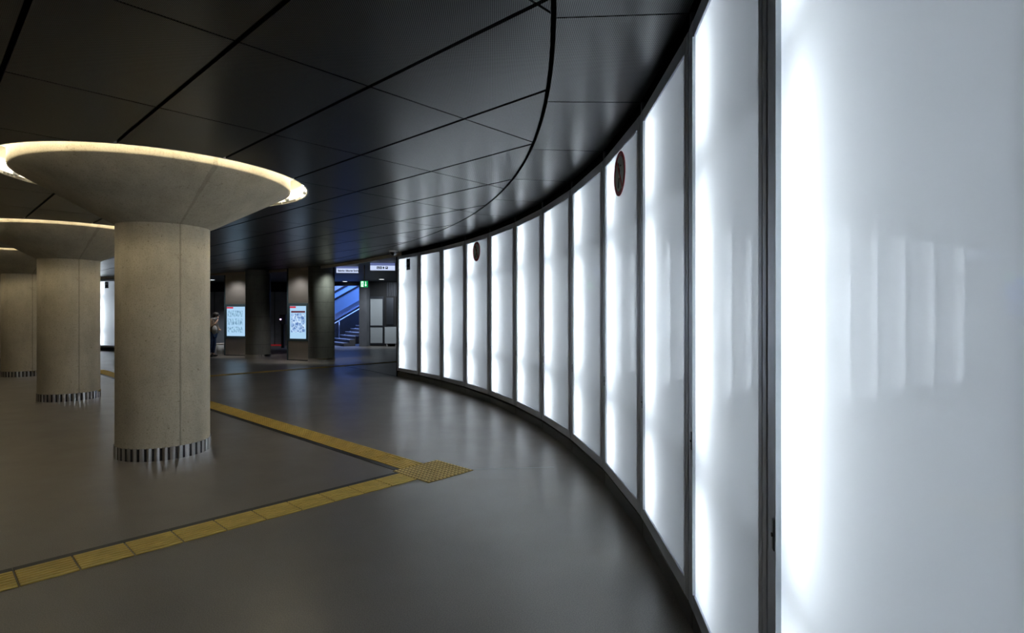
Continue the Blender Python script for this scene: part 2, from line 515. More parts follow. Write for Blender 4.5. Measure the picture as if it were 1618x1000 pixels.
# curved wall behind the light panels, plinth below them
mb = MB(); wl = [S[k] for k in range(0, 15)]
w0 = offset(wl, .36); w1 = offset(wl, .46)     # running far -> near, left normal points away from the room
for i in range(len(wl) - 1): mb.prism([(p.x, p.y) for p in (w0[i], w0[i + 1], w1[i + 1], w1[i])], 0, 3.75)
e = S[0]; t = (S[0] - S[1]).normalized(); n = Vector((-(-t).y, (-t).x))
q = [e + t * .03, e + t * .03 + n * .46, e + n * .46, e]
mb.prism([(p.x, p.y) for p in q], 0, 3.21)
struct(mb.build('wall_right', M['void']))
mb = MB()
for i in range(len(wl) - 1):
    t = (wl[i + 1] - wl[i]).normalized(); n = Vector((-t.y, t.x)); a = wl[i] + t * .004; b = wl[i + 1] - t * .004
    mb.prism([(p.x, p.y) for p in (a + n * .02, b + n * .02, b + n * .10, a + n * .10)], 0, .115)
struct(mb.build('baseboard_right', M['plinth'], bevel=.003))
mb = MB()
for i in range(len(wl) - 1):
    t = (wl[i + 1] - wl[i]).normalized(); n = Vector((-t.y, t.x)); a = wl[i]; b = wl[i + 1]
    mb.prism([(p.x, p.y) for p in (a + n * .05, b + n * .05, b + n * .35, a + n * .35)], 3.135, 3.20)
struct(mb.build('trim_4', M['void']))

# ------------------------------------------------------------------ light panels
W = 1.26
def light_panel(w=W):
    """local x far -> near along the wall, y away from the room, z up"""
    r = thing('lightbox', (0, 0, 0))
    z0, z1, l, rr, g0, g1 = .15, 3.12, .115, .10, .24, 3.03
    f = MB()
    f.box(.008, 0, z0, l, .055, z1); f.box(w - rr + .054, .0, z0, w - .008, .06, z1)
    f.box(w - rr + .012, 0, z0, w - rr + .050, .06, z1)
    f.box(l, .002, z0, w - rr + .018, .055, g0 - .004); f.box(l, .002, g1 + .004, w - rr + .018, .055, z1)
    f.build('frame', M['alu'], r, bevel=.003)
    g = MB(); g.box(w - rr + .001, .004, g0, w - rr + .011, .05, g1)
    g.box(w - rr + .050, .010, z0, w - rr + .054, .05, z1)
    g.build('gasket', M['gasket'], r)
    MB().face([(l, .012, g0 - .004), (w - rr + .001, .012, g0 - .004), (w - rr + .001, .012, g1 + .004), (l, .012, g1 + .004)]).build('glass_pane', M['glass'], r, fix=False)
    ge = MB().box(l - .001, -.004, g0, l + .010, .011, g1).build('glass_edge', M['palepanel'], r)
    b = MB()                                  # white lamp box, open to the glass
    b.box(.02, .30, z0, w - .02, .32, z1); b.box(.02, .056, z0, .04, .30, z1); b.box(w - .04, .061, z0, w - .02, .30, z1)
    b.box(.04, .056, z0, w - .04, .30, z0 + .02); b.box(.04, .056, z1 - .02, w - .04, .30, z1)
    for zz in (.865, 2.355): b.box(.04, .045, zz - .005, w - .04, .30, zz + .035)
    b.build('lamp_box', M['boxwhite'], r)
    for a, c in ((.27, .775), (.985, 2.265), (2.475, 3.00)):
        t = MB().tube([(l + .165, .150, a), (l + .165, .150, c)], .016, 10).build('tube_lamp', M['tube'], r)
    lk = MB().box(l - .028, -.006, .96, l - .006, 0, 1.05).build('lock_plate', M['alu_dark'], r, bevel=.002)
    MB().tube([(l - .017, -.010, 1.005), (l - .017, -.004, 1.005)], .006, 12).build('keyhole', M['gasket'], lk)
    br = MB().box(w - .012, .01, 3.12, w + .012, .03, 3.21).build('bracket', M['alu_dark'], r)
    return r
proto = light_panel()
desc = {
 1: 'backlit frosted glass wall panel at the far end of the curve, with small navy sticker',
 2: 'backlit frosted glass wall panel beside the one with the navy sticker',
 3: 'backlit frosted glass wall panel just left of the farther no smoking sign',
 4: 'backlit frosted glass wall panel carrying the farther, smaller looking no smoking sign',
 5: 'backlit frosted glass wall panel just right of the farther no smoking sign',
 6: 'backlit frosted glass wall panel second to the right of the farther no smoking sign',
 7: 'backlit frosted glass wall panel second to the left of the nearer no smoking sign',
 8: 'backlit frosted glass wall panel directly left of the nearer no smoking sign',
 9: 'backlit frosted glass wall panel carrying the nearer, larger looking no smoking sign',
 10: 'backlit frosted glass wall panel directly right of the nearer no smoking sign',
 11: 'tall narrow looking backlit glass panel left of the huge nearest panel',
 12: 'huge nearest backlit frosted glass panel filling the right of the photo',
 13: 'backlit frosted glass wall panel behind the camera, nearest to it',
 14: 'backlit frosted glass wall panel behind the camera, last of the wall'}
panels = {}
for k in range(1, 15):
    o = proto if k == 1 else copy_tree(proto)
    d = S[k] - S[k - 1]
    o.location = (S[k - 1].x, S[k - 1].y, 0); o.rotation_euler = (0, 0, math.atan2(d.y, d.x))
    o.scale = (d.length / W, 1, 1)
    tag(o, desc[k], 'light panel', 'backlit glass panels of the curved wall'); panels[k] = o
# the same kind of wall seen between the columns, far left
FL = [Vector((-.37, .12)) + p for p in (Vector((-21.6, 25.3)), Vector((-20.35, 25.08)), Vector((-19.12, 24.8)), Vector((-17.9, 24.5)), Vector((-16.7, 24.13)), Vector((-15.5, 23.7)))]
fdesc = ['backlit panel of the far wall, leftmost', 'hidden backlit panel of the far wall, second from its left', 'backlit panel of the far wall, mostly behind the second column',
         'backlit far wall panel with navy sticker, seen in the gap between the first two columns', 'backlit panel of the far wall behind the nearest column']
farp = []
for i in range(2, 5):
    o = copy_tree(proto); d = FL[i + 1] - FL[i]
    o.location = (FL[i].x, FL[i].y, 0); o.rotation_euler = (0, 0, math.atan2(d.y, d.x)); o.scale = (d.length / W, 1, 1)
    tag(o, fdesc[i], 'light panel', 'backlit glass panels of the far wall'); farp.append(o)
mb = MB()
w0 = offset(FL, .36); w1 = offset(FL, .46)
for i in range(1, 5): mb.prism([(p.x, p.y) for p in (w0[i], w0[i + 1], w1[i + 1], w1[i])], 0, 3.2)
w0 = offset(FL, .03); w1 = offset(FL, .10)
for i in range(1, 5): mb.prism([(p.x, p.y) for p in (w0[i], w0[i + 1], w1[i + 1], w1[i])], 0, .13)
struct(mb.build('wall_far_left', M['darkwall']))

# stickers and no smoking signs on the glass
def on_panel(name, panel, x, z, label, cat, group=None):
    r = thing(name, (0, 0, 0), 0, label, cat, group)
    a = panel.rotation_euler.z
    px = panel.location.x + math.cos(a) * x; py = panel.location.y + math.sin(a) * x
    n = Vector((math.sin(a), -math.cos(a)))           # towards the room
    r.location = (px + n.x * -.0115, py + n.y * -.0115, z); r.rotation_euler = (0, 0, a)
    return r
def disc(r0, r1, y0, y1, n=48):
    mb = MB(); mb.bm.verts.ensure_lookup_table()
    for i in range(n):
        a0, a1 = 2 * PI * i / n, 2 * PI * (i + 1) / n
        pts = [(r0 * math.cos(a0), r0 * math.sin(a0)), (r1 * math.cos(a0), r1 * math.sin(a0)), (r1 * math.cos(a1), r1 * math.sin(a1)), (r0 * math.cos(a1), r0 * math.sin(a1))]
        lo = [mb.bm.verts.new((x, y0, z)) for x, z in pts]; hi = [mb.bm.verts.new((x, y1, z)) for x, z in pts]
        mb.bm.faces.new(lo); mb.bm.faces.new(hi[::-1])
        mb.bm.faces.new((lo[1], lo[2], hi[2], hi[1])); mb.bm.faces.new((lo[0], hi[0], hi[3], lo[3]))
    bmesh.ops.remove_doubles(mb.bm, verts=mb.bm.verts, dist=1e-5)
    return mb
def rotbox(w, h, ang, cx, cz, y0, y1):
    mb = MB(); c, s = math.cos(ang), math.sin(ang)
    pts = [(cx + c * x - s * z, cz + s * x + c * z) for x, z in ((-w, -h), (w, -h), (w, h), (-w, h))]
    lo = [mb.bm.verts.new((x, y0, z)) for x, z in pts]; hi = [mb.bm.verts.new((x, y1, z)) for x, z in pts]
    mb.bm.faces.new(lo); mb.bm.faces.new(hi[::-1])
    for i in range(4): mb.bm.faces.new((lo[i], hi[i], hi[(i + 1) % 4], lo[(i + 1) % 4]))
    return mb
def no_smoking(panel, label):
    r = on_panel('no_smoking_sign', panel, .62, 2.84, label, 'sign', 'round no smoking signs on the glass')
    disc(.001, .165, -.003, -.0005).build('face', M['signface'], r)
    disc(.150, .188, -.006, -.0005).build('red_ring', M['red'], r)
    rotbox(.012, .155, math.radians(35), 0, 0, -.0058, -.003).build('red_bar', M['red'], r)
    c = rotbox(.016, .045, math.radians(-20), -.028, -.075, -.005, -.003); 
    c.build('cigarette', M['ink'], r)
    sm_ = MB()
    sm_.tube([(.00, -.004, -.01), (.012, -.004, .02), (-.004, -.004, .045), (.02, -.004, .07)], .004, 6).build('smoke_curl', M['ink'], r)
    MB().box(-.05, -.0045, .07, -.025, -.003, .10).box(.035, -.0045, .055, .055, -.003, .065).build('pictogram', M['ink'], r)
    return r
no_smoking(panels[9], 'round red ringed no smoking sign on the nearer glass panel, larger in view')
no_smoking(panels[4], 'round red ringed no smoking sign on the farther glass panel, smaller in view')
def stick(panel, x, label):
    s_ = on_panel('sticker', panel, x, 2.87, label, 'sticker')
    MB().box(-.10, -.003, -.14, .10, -.0005, .14).build('sheet', M['sticker'], s_)
    m_ = MB(); m_.ball((0, -.0035, .03), .055, .002, .045); m_.box(-.06, -.004, -.09, .06, -.003, -.08); m_.box(-.05, -.004, -.115, .05, -.003, -.108)
    m_.build('emblem', M['stickerw'], s_)
    return s_
stick(panels[1], .66, 'small navy sticker with pale emblem, top of the farthest curved wall panel')
stick(farp[1], .62, 'small navy sticker with pale emblem on far wall, seen between two columns')

# ------------------------------------------------------------------ mushroom columns with ring lights
def mushroom(c, r, ang):
    t = thing('mushroom_column', (c[0], c[1], 0), ang)
    MB().lathe([(r, .14), (r, 2.672)], 96).build('shaft', M['concrete'], t)
    MB().lathe([(r - .002, 2.66), (r + .012, 2.668), (1.385, 3.175), (1.402, 3.19), (1.402, 3.60), (.3, 3.60)], 128).build('capital', M['conehead'], t)
    random.seed(int(abs(c[0]) * 10))
    n = 240; j = [.007 * math.cos(2 * PI * 40 * i / n) for i in range(n)]
    me_ = MB().lathe([(r + .004, 0), (r + .004, .145), (r - .01, .147)], n, smooth=False, jitter=j).build('skirting', M['polished'], t).data
    me_.materials.append(M['gasket'])
    for pi_, pl in enumerate(me_.polygons):
        if pi_ % 6 in (2, 3) and pi_ % 36 > 1: pl.material_index = 1  # dark stripes paint the steel's reflections into the flute colour
    return t
cdesc = ['nearest concrete mushroom column with wide conical head', 'second concrete mushroom column, partly behind the nearest one',
         'third concrete mushroom column, left of the second', 'farthest concrete mushroom column, a sliver at the left edge']
rdesc = ['warm ring light round the head of the nearest column', 'warm ring light round the head of the second column',
         'warm ring light round the head of the third column', 'warm ring light round the head of the farthest column']
for i, c in enumerate(COLS):
    face = math.atan2(-c[1], -c[0])
    m_ = mushroom(c, .483, face + (.33, .30, .30, .3)[i])
    tag(m_, cdesc[i], 'column', 'row of mushroom columns')
    rl = thing('ring_light', (c[0], c[1], CEIL), 0, rdesc[i], 'ring light', 'ring lights round the column heads')
    MB().lathe([(OPEN + .004, -.004), (OPEN + .012, -.004), (OPEN + .012, .30), (OPEN + .002, .30), (OPEN + .002, .02), (OPEN + .004, -.004)], 128).build('trough', M['troughw'], rl)
    MB().lathe([(1.41, .30), (OPEN + .012, .30), (OPEN + .012, .31), (1.41, .31), (1.41, .30)], 128).build('trough_top', M['troughw'], rl)
    MB().tube([(1.555 * math.cos(2 * PI * k / 96), 1.555 * math.sin(2 * PI * k / 96), .10) for k in range(96)], .014, 8, closed=True).build('lamp_ring', M['cove'], rl)
    cl = MB()
    for k in range(16):
        a = 2 * PI * (k + .35) / 16
        x, y = math.cos(a), math.sin(a); tx, ty = -y * .03, x * .03
        cl.prism([(x * 1.57 - tx, y * 1.57 - ty), (x * 1.60 - tx, y * 1.60 - ty), (x * 1.60 + tx, y * 1.60 + ty), (x * 1.57 + tx, y * 1.57 + ty)], .03, .06)
    cl.build('lamp_clips', M['alu_dark'], rl)

# dark columns of the passage
ddesc = ['dark concrete column right of the timetable display', 'dark concrete column lit from above, right of the map display']
for i, (x, y) in enumerate(((-9.28, 20.5), (-6.44, 18.95))):
    t = thing('concrete_column', (x, y, 0), 0, ddesc[i], 'column', 'dark columns of the passage')
    MB().lathe([(.425, .14), (.425, 3.22)], 64).build('shaft', M['darkconc'], t)
    random.seed(i + 3)
    MB().lathe([(.43, 0), (.43, .15), (.42, .152)], 240, smooth=False, jitter=[.004 * math.cos(2 * PI * 40 * q / 240) for q in range(240)]).build('skirting', M['polished'], t)

# ------------------------------------------------------------------ tactile guide strips
def guide_tile(ribs_along_x=True, L=.296, Wd=.30):
    mb = MB(); mb.box(.002, .002, 0, L - .002, Wd - .002, .003, 1)
    n = 7
    for i in range(n):
        c = (i + .5) * Wd / n
        x0, x1, h = .006, L - .006, .0045
        mb.box(x0, c - .0125, .003, x1, c + .0125, .004 + h)
    return mb
tA = thing('guide_strip', (0, 0, .0), 0, 'yellow ribbed tactile guide strip running from lower left to the studded square', 'tactile strip', 'yellow tactile strips on the floor')
ang = math.atan2(U.y, U.x)
tA.location = (*uv(0, 0), 0); tA.rotation_euler = (0, 0, ang)
# local x = u, local y = v  (V is U turned +90 degrees)
me_tile = None
def tile_at(parent, x, y, rot):
    global me_tile
    if me_tile is None:
        o = guide_tile().build('ribbed_tile', M['yellow'], parent); me_tile = o.data; me_tile.materials.append(M['groove'])
    else:
        o = bpy.data.objects.new('ribbed_tile', me_tile); C.objects.link(o); o.parent = parent
    o.location = (x, y, .0005); o.rotation_euler = (0, 0, rot)
    return o
for n in range(-7, 10): tile_at(tA, .447 + .2975 * n, 4.468, 0)
for n in range(-2, 4): MB().box(.447 + .2975 * n * 3 + .002, 4.770, 0, min(3.424, .447 + .2975 * (n * 3 + 3)) - .002, 4.835, .004).build('black_edge', M['black'], tA)
tB = thing('guide_strip', (0, 0, 0), ang, 'yellow ribbed tactile guide strip running from the studded square past the nearest column', 'tactile strip', 'yellow tactile strips on the floor')
for n in range(0, 50): tile_at(tB, 3.825, 4.895 + .2975 * n, PI / 2)
for n in range(0, 17): MB().box(3.458, 4.895 + .2975 * 3 * n + .002, 0, 3.522, 4.895 + .2975 * 3 * (n + 1) - .002, .004).build('black_edge', M['black'], tB)
tC = thing('guide_strip', (0, 0, 0), ang, 'distant thin yellow guide strip crossing the passage in front of the dark columns', 'tactile strip', 'yellow tactile strips on the floor')
for n in range(0, 32): tile_at(tC, 3.83 + .2975 * n, 15.62, 0)
sq = thing('studded_tile_field', (0, 0, 0), ang, 'square yellow field of studded tactile tiles where the two guide strips meet', 'tactile tiles')
for a in range(2):
    for b_ in range(2):
        mb = MB(); x0 = 3.424 + a * .298; y0 = 4.30 + b_ * .298
        mb.box(x0 + .001, y0 + .001, 0, x0 + .297, y0 + .297, .005, 1)
        for i in range(6):
            for j in range(6):
                cx = x0 + (i + .5) * .0495; cy = y0 + (j + .5) * .0495
                for z, rad, rad2 in ((.005, .017, .011),):
                    lo = [mb.bm.verts.new((cx + rad * math.cos(k * PI / 4), cy + rad * math.sin(k * PI / 4), z)) for k in range(8)]
                    hi = [mb.bm.verts.new((cx + rad2 * math.cos(k * PI / 4), cy + rad2 * math.sin(k * PI / 4), z + .006)) for k in range(8)]
                    mb.bm.faces.new(hi)
                    for k in range(8): mb.bm.faces.new((lo[k], lo[(k + 1) % 8], hi[(k + 1) % 8], hi[k]))
        mb.build('studded_tile', M['stud'], sq).data.materials.append(M['groove'])

# ------------------------------------------------------------------ displays in the passage
def kiosk(x0, y0, x1, y1, kind, label):
    d = Vector((x1 - x0, y1 - y0)); L = d.length
    r = thing('display_pillar', (x0, y0, 0), math.atan2(d.y, d.x), label, 'display', 'steel display pillars of the passage')
    b = MB().box(.01, .03, .0, L - .01, .34, 3.22); b.box(-.10, .05, 0, -.002, .30, 3.22); b.build('body', M['kframe'], r)
    MB().box(0, 0, .03, L, .03, .67).build('lower_panel', M['steel'], r, bevel=.004)
    u = MB().box(0, 0, 1.99, L, .03, 3.21).build('upper_panel', M['steel'], r, bevel=.004)
    s = MB().box(0, -.02, .675, L, .03, .76).box(0, -.02, 1.89, L, .03, 1.985).box(0, -.02, .76, .07, .03, 1.89).box(L - .07, -.02, .76, L, .03, 1.89)
    s.build('display_frame', M['kframe'], r, bevel=.004)
    MB().box(.07, .0, .76, L - .07, .02, 1.89).build('poster', M['paper'], r)
    e = .0
    MB().box(.07, -.006, 1.82, .07 + .3 * L, -.001, 1.88).build('red_label', M['redlit'], r)
    if kind == 'map':
        MB().box(.12, -.006, 1.66, L - .12, -.001, 1.72).build('title_bar', M['maroonlit'], r)
        MB().box(.12, -.005, .98, L - .12, -.001, 1.63).build('town_map', M['map'], r)
    else:
        for zz in ((1.50, 1.74), (1.18, 1.44), (.90, 1.12)):
            for q in range(4):
                xx = .11 + q * (L - .28) / 4
                MB().box(xx, -.005, zz[0], xx + (L - .28) / 4 - .025, -.001, zz[1]).build('timetable_column', M['timetable'], r)
    return r
kiosk(-11.12, 21.75, -10.17, 21.50, 'tt', 'steel pillar with backlit timetable display beside the standing person')
kiosk(-7.80, 19.55, -7.02, 19.30, 'map', 'steel pillar with backlit town map display left of the lit dark column')

# ------------------------------------------------------------------ hanging signs, exit sign, camera dome, downlights
def hang_sign(px0, px1, yb, Y, label):
    x0 = (px0 - 809) / F * Y; x1 = (px1 - 809) / F * Y
    zb = 1.65 + (HZ - yb) / F * Y
    r = thing('hanging_sign', (x0, Y, zb), .10, label, 'sign')
    L = x1 - x0
    MB().box(-.012, .004, -.012, L + .012, .12, .262).build('housing', M['alu_dark'], r)
    MB().box(0, -.002, 0, L, .004, .15).build('lit_face', M['lit'], r)
    MB().box(0, -.002, .15, L, .004, .25).build('upper_face', M['signreflect'], r)  # dim glow painted in for a reflection on the glossy upper part
    MB().box(.08, .05, .262, .10, .07, 3.23 - zb).box(L - .10, .05, .262, L - .08, .07, 3.23 - zb).build('hanger', M['alu_dark'], r)
    return r, L
s1, L1 = hang_sign(531.5, 565.5, 431.0, 18.9, 'lit white hanging sign with two street names, right of the lit dark column')
text('Steinring', .088, M['ink'], 'lettering', s1, (.05, -.004, .045), (PI / 2, 0, 0), .72)
text('Altburger Straße', .088, M['ink'], 'lettering', s1, (.30, -.004, .045), (PI / 2, 0, 0), .72)
s2, L2 = hang_sign(585, 623.5, 427.0, 17.6, 'lit white hanging sign with pictograms, nearest the end of the light wall')
pg = MB()
for x in (.20, .285, .47):
    pg.box(x, -.006, .045, x + .075, -.002, .12)
pg.build('pictogram', M['ink'], s2)
w_ = MB().box(.215, -.008, .06, .225, -.006, .105).box(.238, -.008, .06, .26, -.006, .085).box(.30, -.008, .075, .345, -.006, .085).box(.315, -.008, .06, .325, -.006, .105).box(.485, -.008, .08, .52, -.006, .105)
w_.build('pictogram_mark', M['lit'], s2)
MB().ball((.41, -.004, .082), .026, .003, .036).build('green_dot', M['lime'], s2)

ex = thing('exit_sign', (-4.98, 18.4, 2.49), .1, 'small green emergency exit sign hanging from a rod', 'sign')
MB().box(0, 0, 0, .25, .06, .215).build('housing', M['alu_dark'], ex)
MB().box(.004, -.004, .004, .246, 0, .211).build('green_face', M['green'], ex)
a_ = MB().box(.165, -.007, .07, .185, -.004, .19)
a_.bm.faces.new([a_.bm.verts.new(p) for p in ((.14, -.007, .085), (.175, -.007, .03), (.21, -.007, .085))])
a_.build('arrow', M['greenw'], ex)
mn = MB().box(.03, -.006, .02, .105, -.004, .195).build('door_symbol', M['greenw'], ex)
rm = MB().ball((.078, -.008, .165), .013, .003, .013); rm.tube([(.075, -.008, .15), (.065, -.008, .10), (.045, -.008, .07)], .009, 6); rm.tube([(.065, -.008, .10), (.088, -.008, .075), (.082, -.008, .035)], .008, 6); rm.tube([(.045, -.008, .12), (.075, -.008, .14), (.098, -.008, .115)], .006, 6)
rm.build('running_figure', M['green'], ex)
MB().tube([(.13, .03, .215), (.13, .03, .73)], .016).build('rod', M['trim'], ex)

cd = thing('dome_camera', (-2.96, 14.0, CEIL), 0, 'small black dome camera with white ring under the ceiling', 'security camera')
MB().lathe([(.0005, 0), (.11, 0), (.115, -.02), (.10, -.045), (.0005, -.045)], 40).build('mount', M['white'], cd)
MB().ball((0, 0, -.045), .088, .088, .08, 28, 16).build('dome', M['dome'], cd)

def downlight(px, py, label, pw=130, zc=3.22, aim=None):
    Y = F * (zc - 1.65) / (HZ - py); x = (px - 809) / F * Y
    r = thing('downlight', (x, Y, zc), 0, label, 'downlight', 'round downlights of the passage')
    MB().lathe([(.13, -.012), (.19, -.012), (.20, 0), (.13, 0), (.13, -.012)], 32).build('trim_ring', M['alu_dark'], r)
    MB().lathe([(.0005, -.006), (.128, -.006), (.128, -.002), (.0005, -.002)], 32).build('lens', M['downl'], r)
    spot('downlight_beam', (x, Y, zc - .03), aim or (x, Y, 0), pw, (.85, .93, 1.0), 110, .8)
downlight(545, 444.5, 'round recessed downlight above the blue stairwell')
downlight(603, 441, 'round recessed downlight above the grey door', 200, aim=(-6.3, 28.3, .6))
downlight(445.5, 449.5, 'round recessed downlight between the two display pillars', 300)
downlight(335, 442, 'round recessed downlight above the standing person', 200)
spot('column_wash_beam', (-5.72, 18.25, 3.16), (-6.05, 18.65, 2.2), 130, (.92, 1.0, .90), 85, 1.0, .10)
for q, (x, y, tx, ty) in enumerate(((-10.75, 20.85, -10.65, 21.6), (-7.5, 18.75, -7.41, 19.4))):  # spots added to brighten the steel of the display pillars
    dl = thing('downlight', (x, y, 3.22), 0, ('added round fill spotlight in front of the timetable display pillar', 'added round fill spotlight in front of the town map display pillar')[q], 'downlight', 'round downlights of the passage')
    MB().lathe([(.05, -.012), (.08, -.012), (.09, 0), (.05, 0), (.05, -.012)], 24).build('trim_ring', M['alu_dark'], dl)
    spot('added_display_beam', (x, y, 3.19), (tx, ty, 1.8), 300, (1.0, .96, .93), 88, 1.0, .22)
wl_ = thing('downlight', (-5.72, 18.25, 3.22), 0, 'round recessed spotlight beside the lit dark column', 'downlight')
MB().lathe([(.05, -.012), (.08, -.012), (.09, 0), (.05, 0), (.05, -.012)], 24).build('trim_ring', M['alu_dark'], wl_)

for q, (x, y) in enumerate(((-5.0, -2.2), (-11.0, 1.0))):  # fill lights added outside the view to brighten frames and columns
    lu = thing('added_fill_light', (x, y, 3.2), 0, ('added rectangular fill light behind the camera', 'added rectangular fill light left of the camera')[q], 'added fill light', 'added rectangular fill lights outside the view')
    MB().box(-.7, -.14, -.03, .7, .14, .005).build('housing', M['alu_dark'], lu)
    MB().box(-.68, -.12, -.036, .68, .12, -.030).build('diffuser', M['fill_glow'], lu)

# ------------------------------------------------------------------ back of the passage
def X(px, Y): return (px - 809) / F * Y
YB = 28.4
mb = MB()
mb.box(-32, YB, 0, X(520, YB), YB + .3, 2.72)
struct(mb.build('wall_back', M['farwall']))
struct(MB().box(-32, YB - .05, 2.72, X(520, YB), YB + .3, 3.22).build('wall_back', M['void']))
mb = MB()
for px in (339, 434, 300, 380): mb.box(X(px, YB) - .015, YB - .012, 0, X(px, YB) + .015, YB, 2.72)
struct(mb.build('trim_5', M['darkwall']))
struct(MB().box(X(520, YB), YB - .05, 3.03, X(582, YB), YB + .25, 3.22).build('wall_back', M['farceil']))
struct(MB().box(X(570, 28), 27.7, 0, X(581.5, 28), 28.7, 3.22).build('wall_back', M['farwall']))
struct(MB().box(X(581, YB), YB - .02, 0, 3.0, YB + .3, 3.22).build('wall_back', M['darkwall']))
dr = thing('door_1', (X(584, YB), YB - .10, 0), 0); struct(dr)
Ld = X(607, YB) - X(584, YB)
MB().box(0, 0, .04, .06, .08, 2.48).box(Ld - .06, 0, .04, Ld, .08, 2.48).box(.06, 0, 2.36, Ld - .06, .08, 2.48).box(.06, 0, .93, Ld - .06, .08, 1.02).box(.06, 0, .04, Ld - .06, .08, .13).build('door_frame', M['alu_dark'], dr)
MB().box(.06, .02, .13, Ld - .06, .05, .93).build('lower_pane', M['palepanel'], dr)
MB().box(.06, .02, 1.02, Ld - .06, .05, 2.36).build('upper_pane', M['palepanel'], dr)
cb = thing('service_cabinet', (X(609.5, 28), 27.75, 0), 0, 'low pale grey cabinet on feet right of the grey door', 'cabinet')
Lc = .66
MB().box(0, 0, .13, Lc, .45, .96).build('body', M['palepanel'], cb, bevel=.01)
MB().box(0, 0, .96, Lc, .45, 1.0).build('top', M['alu_dark'], cb)
for xx in (.08, Lc - .14): MB().box(xx, .05, 0, xx + .06, .4, .13).build('foot', M['white'], cb)
mb = MB()
for k in range(8): mb.box(X(612, YB) + k * .09, YB - .05, 2.5, X(612, YB) + k * .09 + .03, YB - .02, 3.2)
struct(mb.build('trim_6', M['alu_dark']))
struct(MB().box(X(611, YB), YB - .06, 1.05, X(622, YB), YB - .02, 2.42).build('window_1', M['alu_dark']))
# ticket post with a small lilac lamp, red light line on the floor
tp = thing('ticket_validator', (X(447, 26.5), 26.5, 0), 0, 'slim dark ticket validator post with a small lilac lamp', 'ticket validator')
MB().box(-.06, -.06, 0, .06, .06, 1.15).build('post', M['black'], tp, bevel=.01)
MB().box(-.12, -.10, 1.12, .16, .08, 1.58).build('head', M['alu_dark'], tp, bevel=.02)
MB().ball((-.07, -.11, 1.35), .035, .02, .035, 12, 8).build('lamp', M['lilac'], tp)
rlne = MB().box(X(425, YB), YB - .09, 0, X(449, YB), YB - .02, .05).build('light_strip', M['redline']); tag(rlne, 'thin red light line along the foot of the grey back wall', 'light strip')

# stairwell: blue lit concrete, escalator and stair
struct(MB().box(-16, 34.5, 0, 2, 34.8, 7).build('wall_stairwell', M['bluewall']))
struct(MB().box(-16.3, 28.7, 0, -16, 34.8, 7).box(1.9, 28.7, 0, 2.2, 34.8, 7).box(-16, 28.7, 3.22, 2, 28.9, 7).build('wall_stairwell', M['bluewall']))
struct(MB().box(-16.3, 28.7, 7, 2.2, 34.8, 7.2).build('ceiling', M['void']))
D2 = Vector((.80, .60)); N2 = Vector((-.60, .80))
B0 = Vector((-9.25, 28.9))
def sp(s, n, z): p = B0 + D2 * s + N2 * n; return (p.x, p.y, z)
st = thing('staircase', (0, 0, 0), 0, 'dark stone staircase with pale nosings rising to the right of the lit column', 'staircase')
a_, n_ = MB(), MB()
for k in range(22):
    z1 = .165 * (k + 1); s0 = .29 * k
    a_.prism([sp(s0, -1.6, 0)[:2], sp(s0 + .30, -1.6, 0)[:2], sp(s0 + .30, .55, 0)[:2], sp(s0, .55, 0)[:2]], max(0, z1 - .4), z1)
    n_.prism([sp(s0 - .012, -1.6, 0)[:2], sp(s0 + .05, -1.6, 0)[:2], sp(s0 + .05, .55, 0)[:2], sp(s0 - .012, .55, 0)[:2]], z1 - .03, z1 + .004)
a_.build('steps', M['step'], st); n_.build('nosings', M['nosing'], st)
hr = MB(); sl = .165 / .29
hr.tube([sp(-.35, .3, .95), sp(0, .3, .98), sp(6, .3, .98 + 6 * sl)], .03)
for k in range(4): hr.tube([sp(.45 + 1.2 * k, .3, .1 + (.4 + 1.2 * k) * sl), sp(.45 + 1.2 * k, .3, .98 + (.45 + 1.2 * k) * sl)], .022)
hr.build('handrail', M['rail'], st)
es = thing('escalator', (0, 0, 0), 0, 'escalator with blue lit balustrades and black handrails behind the staircase', 'escalator')
def ramp_wall(n0, n1, zb, zt, s0=-1.2, s1=6.5):
    mb = MB(); v = []
    for s, zz in ((s0, 0), (s1, 0)):
        h = (s) * sl
        for n in (n0, n1):
            for z in (zb, zt): v.append(mb.bm.verts.new(sp(s, n, z + h)))
    for f in ((0, 1, 3, 2), (4, 6, 7, 5), (0, 4, 5, 1), (2, 3, 7, 6), (1, 5, 7, 3), (0, 2, 6, 4)): mb.bm.faces.new([v[i] for i in f])
    return mb
ramp_wall(.75, .80, 1.35, 2.10).build('balustrade', M['bal'], es)
ramp_wall(1.85, 1.90, 1.45, 2.30).build('balustrade', M['bal'], es)
ramp_wall(.70, .85, 1.05, 1.38).build('skirt_panel', M['rail'], es)
ramp_wall(.70, .85, 0, 1.05).build('side_panel', M['darkwall'], es)
ramp_wall(.86, 1.84, .95, 1.2).build('step_band', M['step'], es)
ramp_wall(.72, .84, 2.10, 2.20).build('handrail', M['rubber'], es)
ramp_wall(1.82, 1.94, 2.30, 2.42).build('handrail', M['rubber'], es)

# ------------------------------------------------------------------ outer shell of the hall
struct(MB().box(-45, -8.2, 0, 14, -8, 3.9).build('wall_near', M['darkwall']))
struct(MB().box(-36.3, -8, 0, -36, 30, 3.9).build('wall_left', M['darkwall']))
struct(MB().box(-1.5, 15.2, 0, -1.35, 28.6, 3.75).build('wall_right', M['darkwall']))

